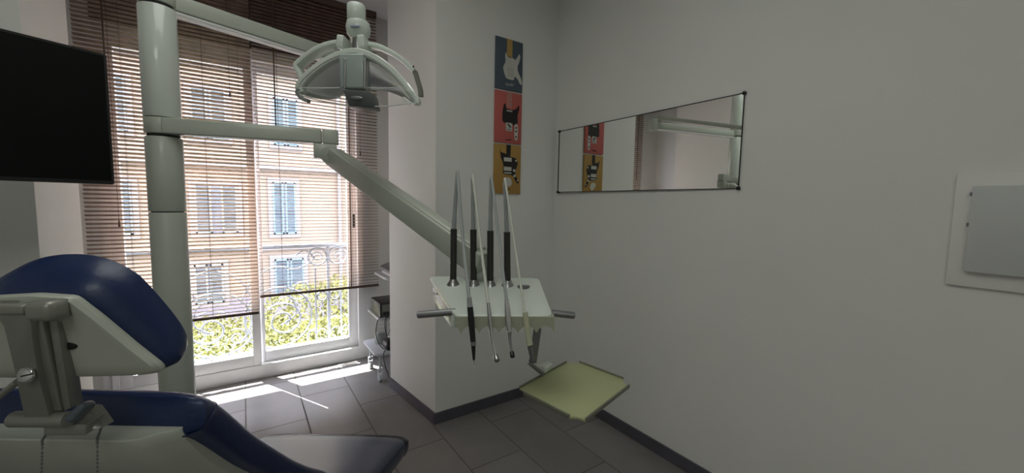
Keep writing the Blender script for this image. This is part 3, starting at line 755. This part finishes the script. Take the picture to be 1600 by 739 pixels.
part('clamp', MB().obox(rt(846, 584) + Vector((0, 0, .012)), rt(858, 576) + Vector((0, 0, .012)), .026, .020, bev=.006), M_unit2, tr)

# ------------------------------------------------------------------ dental chair (turned frame)
ch = thing('dental_chair', 'navy vinyl dental chair with cream shell and tilted headrest', 'chair', (-.85, 1.15, 0), 'L')
def sect(c, hw, th, nrm, k=12, e=.55, xoff=0):
    """rounded section across the chair at centre c (x, d, z)"""
    r = []
    for i in range(4 * k):
        a = 2 * PI * i / (4 * k); ca, sa = math.cos(a), math.sin(a)
        u = math.copysign(abs(ca) ** .32, ca); v = math.copysign(abs(sa) ** e, sa)
        r.append(Vector((c[0] + u * hw, c[1], c[2])) + nrm * (v * th / 2))
    return r
XC = -.86
# upper edge line of the right side of the back, top to seat
edge = [(.742, 1.016), (.765, 1.012), (.80, .985), (.85, .928), (.92, .842), (1.0, .755), (1.10, .650), (1.20, .555), (1.30, .470)]
edge = [(p.x, p.y) for p in smooth_path([(a, b__, 0) for a, b__ in edge], 4)]
def back_rings(depth, th, hw0, hw1, trim0=0, trim1=0, shrink=0):
    rings = []; N = len(edge)
    for i in range(trim0, N - trim1):
        a = edge[max(i - 1, 0)]; c = edge[min(i + 1, N - 1)]
        t = Vector((0, c[0] - a[0], c[1] - a[1])).normalized(); nrm = Vector((0, -t.z, t.y))
        if i < 6: nrm = Vector((0, .12, .99)).lerp(nrm, i / 6).normalized()
        u = i / (N - 1)
        q = Vector((XC, edge[i][0], edge[i][1])) - nrm * (depth + th / 2)
        f = 1.0
        if i - trim0 < 3: f = (.90, .97, 1.0)[i - trim0]
        rings.append(sect(q, (hw0 + (hw1 - hw0) * u) * f, th * f, nrm))
    return rings
part('back_pad', MB().loft(back_rings(0, .088, .262, .245)), M_vinyl, ch)
br_ = back_rings(0, .088, .262, .245)
seam = []
for j in range(15):
    ri = 5 + j * .35; a = math.radians(-62 + 9.5 * j); k = (a / (2 * PI) * 48) % 48; i0 = int(ri)
    q0 = br_[i0][int(k) % 48].lerp(br_[i0][(int(k) + 1) % 48], k % 1); q1 = br_[i0 + 1][int(k) % 48].lerp(br_[i0 + 1][(int(k) + 1) % 48], k % 1)
    seam.append(q0.lerp(q1, ri % 1))
part('seam', MB().tube(seam, .0016, 6), M_pipe, ch)
# shell
rings = []
for z, db, df in ((.955, .688, .80), (.952, .686, .80), (.93, .690, .81), (.85, .742, .88), (.76, .815, .96), (.62, .925, 1.10), (.47, 1.06, 1.25)):
    hw = .228; k_ = 1.0 if z < .95 else .985
    c_ = Vector((XC, 0, z))
    rings.append([c_ + Vector(q) for q in ((-hw, df, 0), (-hw, db + .05, 0), (-hw * .9, db + .01, 0), (-hw * .7, db, 0), (.150, db, 0), (.178, db + .006, 0), (.200, db + .028, 0), (.215, db + .034, 0), (hw * k_, db + .045, 0), (hw, df, 0))])
part('back_shell', MB().loft(rings), M_shell, ch, smooth=40)
# seat and leg rest
ls = [(1.16, .50, .0), (1.24, .478, 1), (1.36, .44, 1), (1.50, .40, 1), (1.62, .365, 1), (1.70, .338, 1), (1.745, .310, .97), (1.77, .27, .90)]
rings = []
for i, (d, z, f) in enumerate(ls):
    th = (.06, .10, .11, .11, .11, .10, .085, .05)[i]
    rings.append(sect((-.80, d, z - th / 2 - .005), .335 * (f if f else .8), th, Vector((0, .25, .97)).normalized(), e=.5))
part('seat_pad', MB().loft(rings), M_vinyl2, ch)
cov = []
for (d, z, hw, th) in ((1.715, .325, .338, .098), (1.75, .312, .336, .090), (1.775, .292, .325, .072), (1.79, .262, .31, .05)):
    cov.append(sect((-.80, d, z - th / 2), hw, th, Vector((0, .25, .97)).normalized(), e=.5))
part('foot_cover', MB().loft(cov), M_wrap, ch, label='shiny clear plastic cover over the foot end')
part('pedestal', MB().box((-1.0, 1.0, .04), (-.64, 1.5, .33), .03).box((-1.08, .9, 0), (-.56, 1.65, .04), .012), M_shell, ch)
# headrest
DH = .62
def HL(x, y, dd=0):
    return L(x, y, DH + dd)
HC = 52
hp = [(118, 462), (160, 494), (215, 540), (255, 571), (257, 578), (245, 581), (150, 584), (52, 586)]
out = [(x, y) for x, y in hp] + [(2 * HC - x, y) for x, y in reversed(hp[:-1])]
out += [(60, 458)]
full = [HL(x, y) for x, y in out]
cenH = sum(full, Vector()) / len(full)
loop = []
for i in range(len(full)):
    a, c = full[i], full[(i + 1) % len(full)]
    for k in range(12): loop.append(a.lerp(c, k / 12))
def resample(P, n):
    Q = P + [P[0]]; cum = [0]
    for a, c in zip(Q, Q[1:]): cum.append(cum[-1] + (c - a).length)
    out_ = []; j = 0
    for i in range(n):
        t_ = cum[-1] * i / n
        while cum[j + 1] < t_: j += 1
        out_.append(Q[j].lerp(Q[j + 1], (t_ - cum[j]) / max(1e-9, cum[j + 1] - cum[j])))
    return out_
loop = resample(loop, 120)
def hl(off, dd, up_=0, rnd=0):
    P = list(loop); N = len(P); k_ = 1 + off / .16
    for _ in range(rnd): P = [(P[i - 1] + P[i] * 2 + P[(i + 1) % N]) / 4 for i in range(N)]
    P = [cenH + (q - cenH) * k_ for q in P]
    def pr(q):
        f_ = 1 - (q.z - cenH.z) * .40 / DH; return Vector((q.x * f_, q.y * f_, H + (q.z - H) * f_))
    return [pr(q) + Vector((0, dd, up_ * max(0, min(1, (q.z - cenH.z + .07) / .13)))) for q in P]
hr = part('headrest_cushion', MB().loft([hl(-.004, .004, 0, 4), hl(.008, .010, .005, 10), hl(.018, .024, .020, 20), hl(.021, .042, .034, 40), hl(.018, .058, .046, 60), hl(.0, .072, .050, 90), hl(-.022, .084, .042, 120), hl(-.060, .092, .022, 160)]), M_vinyl, ch)
pl_ = part('headrest_plate', MB().loft([hl(-.012, -.016, 0, 2), hl(-.003, -.013, 0, 2), hl(.001, -.006, 0, 1), hl(.0, .005, 0, 1)]), M_shell, ch)
part('hole', MB().ellipsoid(HL(108, 536, -.019), (.016, .003, .011), 18), M_blk, pl_)
# headrest bracket
def HB(x, y, off=0): return HL(x, y, -.062 + (y - 482) / 182 * .055 + off)
bk = part('bracket', MB().prism([HB(-14, 482), HB(47, 482), HB(50, 530), HB(60, 590), HB(80, 664), HB(40, 664), HB(20, 570), HB(5, 510)], (0, .022, 0), bev=.0015), M_brk, ch)
part('bracket_arm', MB().prism([HB(48, 495, .010), HB(64, 495, .010), HB(96, 642, .010), HB(80, 642, .010)], (0, .020, 0), bev=.001), M_brk, bk)
part('bracket_arm', MB().prism([HB(75, 495, .014), HB(88, 495, .014), HB(110, 638, .014), HB(99, 642, .014)], (0, .020, 0), bev=.001), M_brk, bk)
part('slot', MB().prism([HB(64, 500, .022), HB(77, 500, .022), HB(102, 640, .022), HB(92, 640, .022)], (0, .012, 0)), M_blk, bk)
part('pivot_rod', MB().obox(HL(-20, 481, -.052), HL(52, 481, -.052), .026, .014, bev=.003), M_brk, bk)
part('pivot_block', MB().obox(HL(54, 484, -.058), HL(95, 484, -.058), .032, .030, bev=.009), M_brk, bk)
part('pivot_cap', MB().cyl(HL(84, 484, -.052), HL(98, 484, -.052), .0165, n=28, bev=.002), M_brk, bk)
part('clamp_plate', MB().prism([HL(78, 470, -.055), HL(93, 470, -.055), HL(112, 484, -.02), HL(104, 490, -.02)], (0, .012, .0)), M_brk, bk)
part('clamp_plate', MB().prism([HL(0, 470, -.05), HL(28, 470, -.05), HL(34, 478, -.02), HL(8, 480, -.02)], (0, .012, .0)), M_brk, bk)
part('adjusting_screw', MB().lathe([(0, 0), (.0125, 0), (.012, .003), (.009, .005), (0, .005)], HL(42, 586, -.037), (0, -1, .2), 24), M_chrome, bk)
part('screw_slot', MB().obox(HL(33, 588, -.0435), HL(51, 584, -.0435), .002, .002), M_seam, bk)
part('side_bar', MB().tube(smooth_path([HL(-25, 635, .0), HL(0, 618, -.01), HL(28, 596, -.02)], 4), .005, 10), M_brk, bk)
part('lower_rod', MB().cyl(HL(20, 655, -.002), HL(108, 655, -.002), .0125, n=24, bev=.002), M_brk, bk)
part('mount_block', MB().obox(HL(85, 662, .02), HL(150, 662, .03), .04, .020, bev=.003).prism([HL(118, 640, .03), HL(142, 640, .04), HL(162, 668, .03), HL(140, 672, .02)], (0, .02, 0), bev=.002), M_brk, bk)
part('release_lever', MB().obox(HL(112, 658, -.012), HL(140, 628, .0), .014, .026, up=(0, 1, 0), bev=.006), M_lever, bk, label='blue-grey release lever')
# bib chains hanging on the shell
for (x1, y1, x2, y2, x3, y3, lab) in ((80, 668, 66, 688, 64, 760, 'thin beaded bib chain on the chair shell, left of the two'), (158, 668, 152, 686, 152, 760, 'thin beaded bib chain on the chair shell, right of the two')):
    P = smooth_path([L(x1, y1, .70), L((x1 + x2) / 2, (y1 + y2) / 2, .69), L(x2, y2, .667), L(x2, y2 + 12, .664), L(x3, y3, .664)], 6)
    mb = MB(); ln = 0
    for a, c in zip(P, P[1:]):
        n = max(1, int((c - a).length / .0052))
        for k in range(n): mb.ellipsoid(a.lerp(c, k / n), (.0021, .0021, .0021), 8)
    mb.tube(P, .0005, 4)
    solo('bib_chain', mb, M_bar, lab, 'chain', L(x2, y2, .667), 'L', 'bib chains on the chair')

# ------------------------------------------------------------------ equipment trolley in the recess
M_cart = mat('trolley_white', (.55, .57, .60), .4)
ct = thing('trolley', 'narrow white equipment trolley in the recess beside the window', 'trolley', (1.0, 3.12, 0))
def shelf(x0, y0, x1, y1, z, th=.018):
    P = rcorner([Vector((x0, y0, z)), Vector((x1, y0, z)), Vector((x1, y1, z)), Vector((x0, y1, z))], .05)
    return MB().prism(P, (0, 0, -th), bev=.003)
part('shelf', shelf(.795, 2.98, 1.16, 3.36, .235), M_cart, ct)
part('shelf', shelf(.83, 2.98, 1.16, 3.36, .505), M_cart, ct)
part('shelf', shelf(.885, 2.98, 1.16, 3.36, .815), M_cart, ct)
for x, y in ((1.13, 3.02), (1.13, 3.32)):
    part('post', MB().tube([(x, y, .07), (x, y, .85)], .012, 10), M_cart, ct)
for x, y in ((.845, 3.03), (1.12, 3.03), (.845, 3.31), (1.12, 3.31)):
    w = part('caster', MB().cyl((x - .014, y, .032), (x + .014, y, .032), .032, n=24, bev=.004), M_cart, ct)
    part('fork', MB().box((x - .018, y - .008, .04), (x - .014, y + .008, .09), .001).box((x + .014, y - .008, .04), (x + .018, y + .008, .09), .001).box((x - .018, y - .010, .085), (x + .018, y + .010, .10), .003).cyl((x, y, .10), (x, y, .218), .008, n=12), M_cart, w)
bx = thing('control_box', 'black electrical control box on the middle shelf of the trolley', 'device', (.98, 3.1, .505))
part('case', MB().box((.845, 3.02, .5055), (1.12, 3.28, .615), .005), M_blk, bx)
part('front_panel', MB().box((.86, 3.014, .515), (1.10, 3.02, .605), .002), mat('panel_grey', (.20, .21, .18), .5), bx)
for x in (.875, .90): part('socket', MB().cyl((x, 3.016, .54), (x, 2.995, .54), .012, n=14), M_blk, bx)
dv_ = thing('scanner', 'grey and white wedge-shaped device on the trolley top shelf', 'device', (1.02, 3.1, .815))
part('base', MB().prism([(.93, 3.02, .8155), (.93, 3.02, .835), (1.12, 3.02, .86), (1.12, 3.02, .8155)], (0, .24, 0), bev=.003), M_white, dv_)
part('lid', MB().prism([(.915, 3.01, .870), (1.12, 3.01, .95), (1.12, 3.01, .862), (.95, 3.01, .845)], (0, .25, 0), bev=.004), M_bar, dv_)
ps = solo('power_supply', MB().box((.89, 3.00, .2355), (1.08, 3.16, .295), .02, 3), M_blk, 'black power adapter lying on the lowest trolley shelf', 'adapter', (.99, 3.12, .235))
tp_ = thing('transformer', 'round grey power transformer on the lowest trolley shelf', 'adapter', (.885, 3.10, .235))
part('body', MB().lathe([(0, .0), (.045, 0), (.05, .02), (.045, .07), (.03, .09), (0, .092)], (.905, 3.22, .2365), n=20), M_hose, tp_)
for i, P in enumerate([
    [(.87, 2.99, .54), (.81, 2.96, .50), (.80, 2.96, .38), (.86, 2.98, .27), (.92, 3.04, .31)],
    [(.90, 2.99, .54), (.87, 2.95, .48), (.88, 2.95, .36), (.94, 2.98, .30)],
    [(.88, 2.99, .53), (.93, 2.94, .46), (.91, 2.94, .33), (.96, 3.0, .28), (.93, 3.03, .31)],
    [(.90, 2.99, .55), (.855, 2.93, .50), (.865, 2.935, .40), (.90, 2.945, .30), (.935, 2.96, .26), (.96, 3.00, .28)],
    [(.93, 2.985, .45), (.87, 2.94, .36), (.90, 2.935, .29), (.95, 2.95, .33), (.93, 2.96, .25), (.88, 2.97, .27)],
    [(.94, 3.02, .30), (.86, 2.96, .26), (.845, 2.93, .20), (.88, 2.92, .06), (.90, 2.90 + .02, .012), (.905, 2.92, .15), (.93, 2.97, .24)],
]):
    solo('power_cable', MB().tube(smooth_path(P, 8), .0032, 7), M_blk, ['thick black cable looping out left of the control box', 'black cable hanging straight below the control box', 'black cable crossing behind to the power adapter', 'black cable swinging down the front edge of the middle shelf', 'tangled black cable coiled above the lowest shelf', 'thin black cable drooping to the floor under the trolley'][i], 'cable', P[0], group='cables on the trolley')
wl = MB()
for z_ in (.47, .44): wl.tube([(.85 + .05 * math.cos(a * PI / 10), 2.96 + .02 * math.sin(a * PI / 10), z_ + .006 * math.sin(a)) for a in range(20)], .0018, 6, True)
part('cable_loop', wl, M_cart, ct)
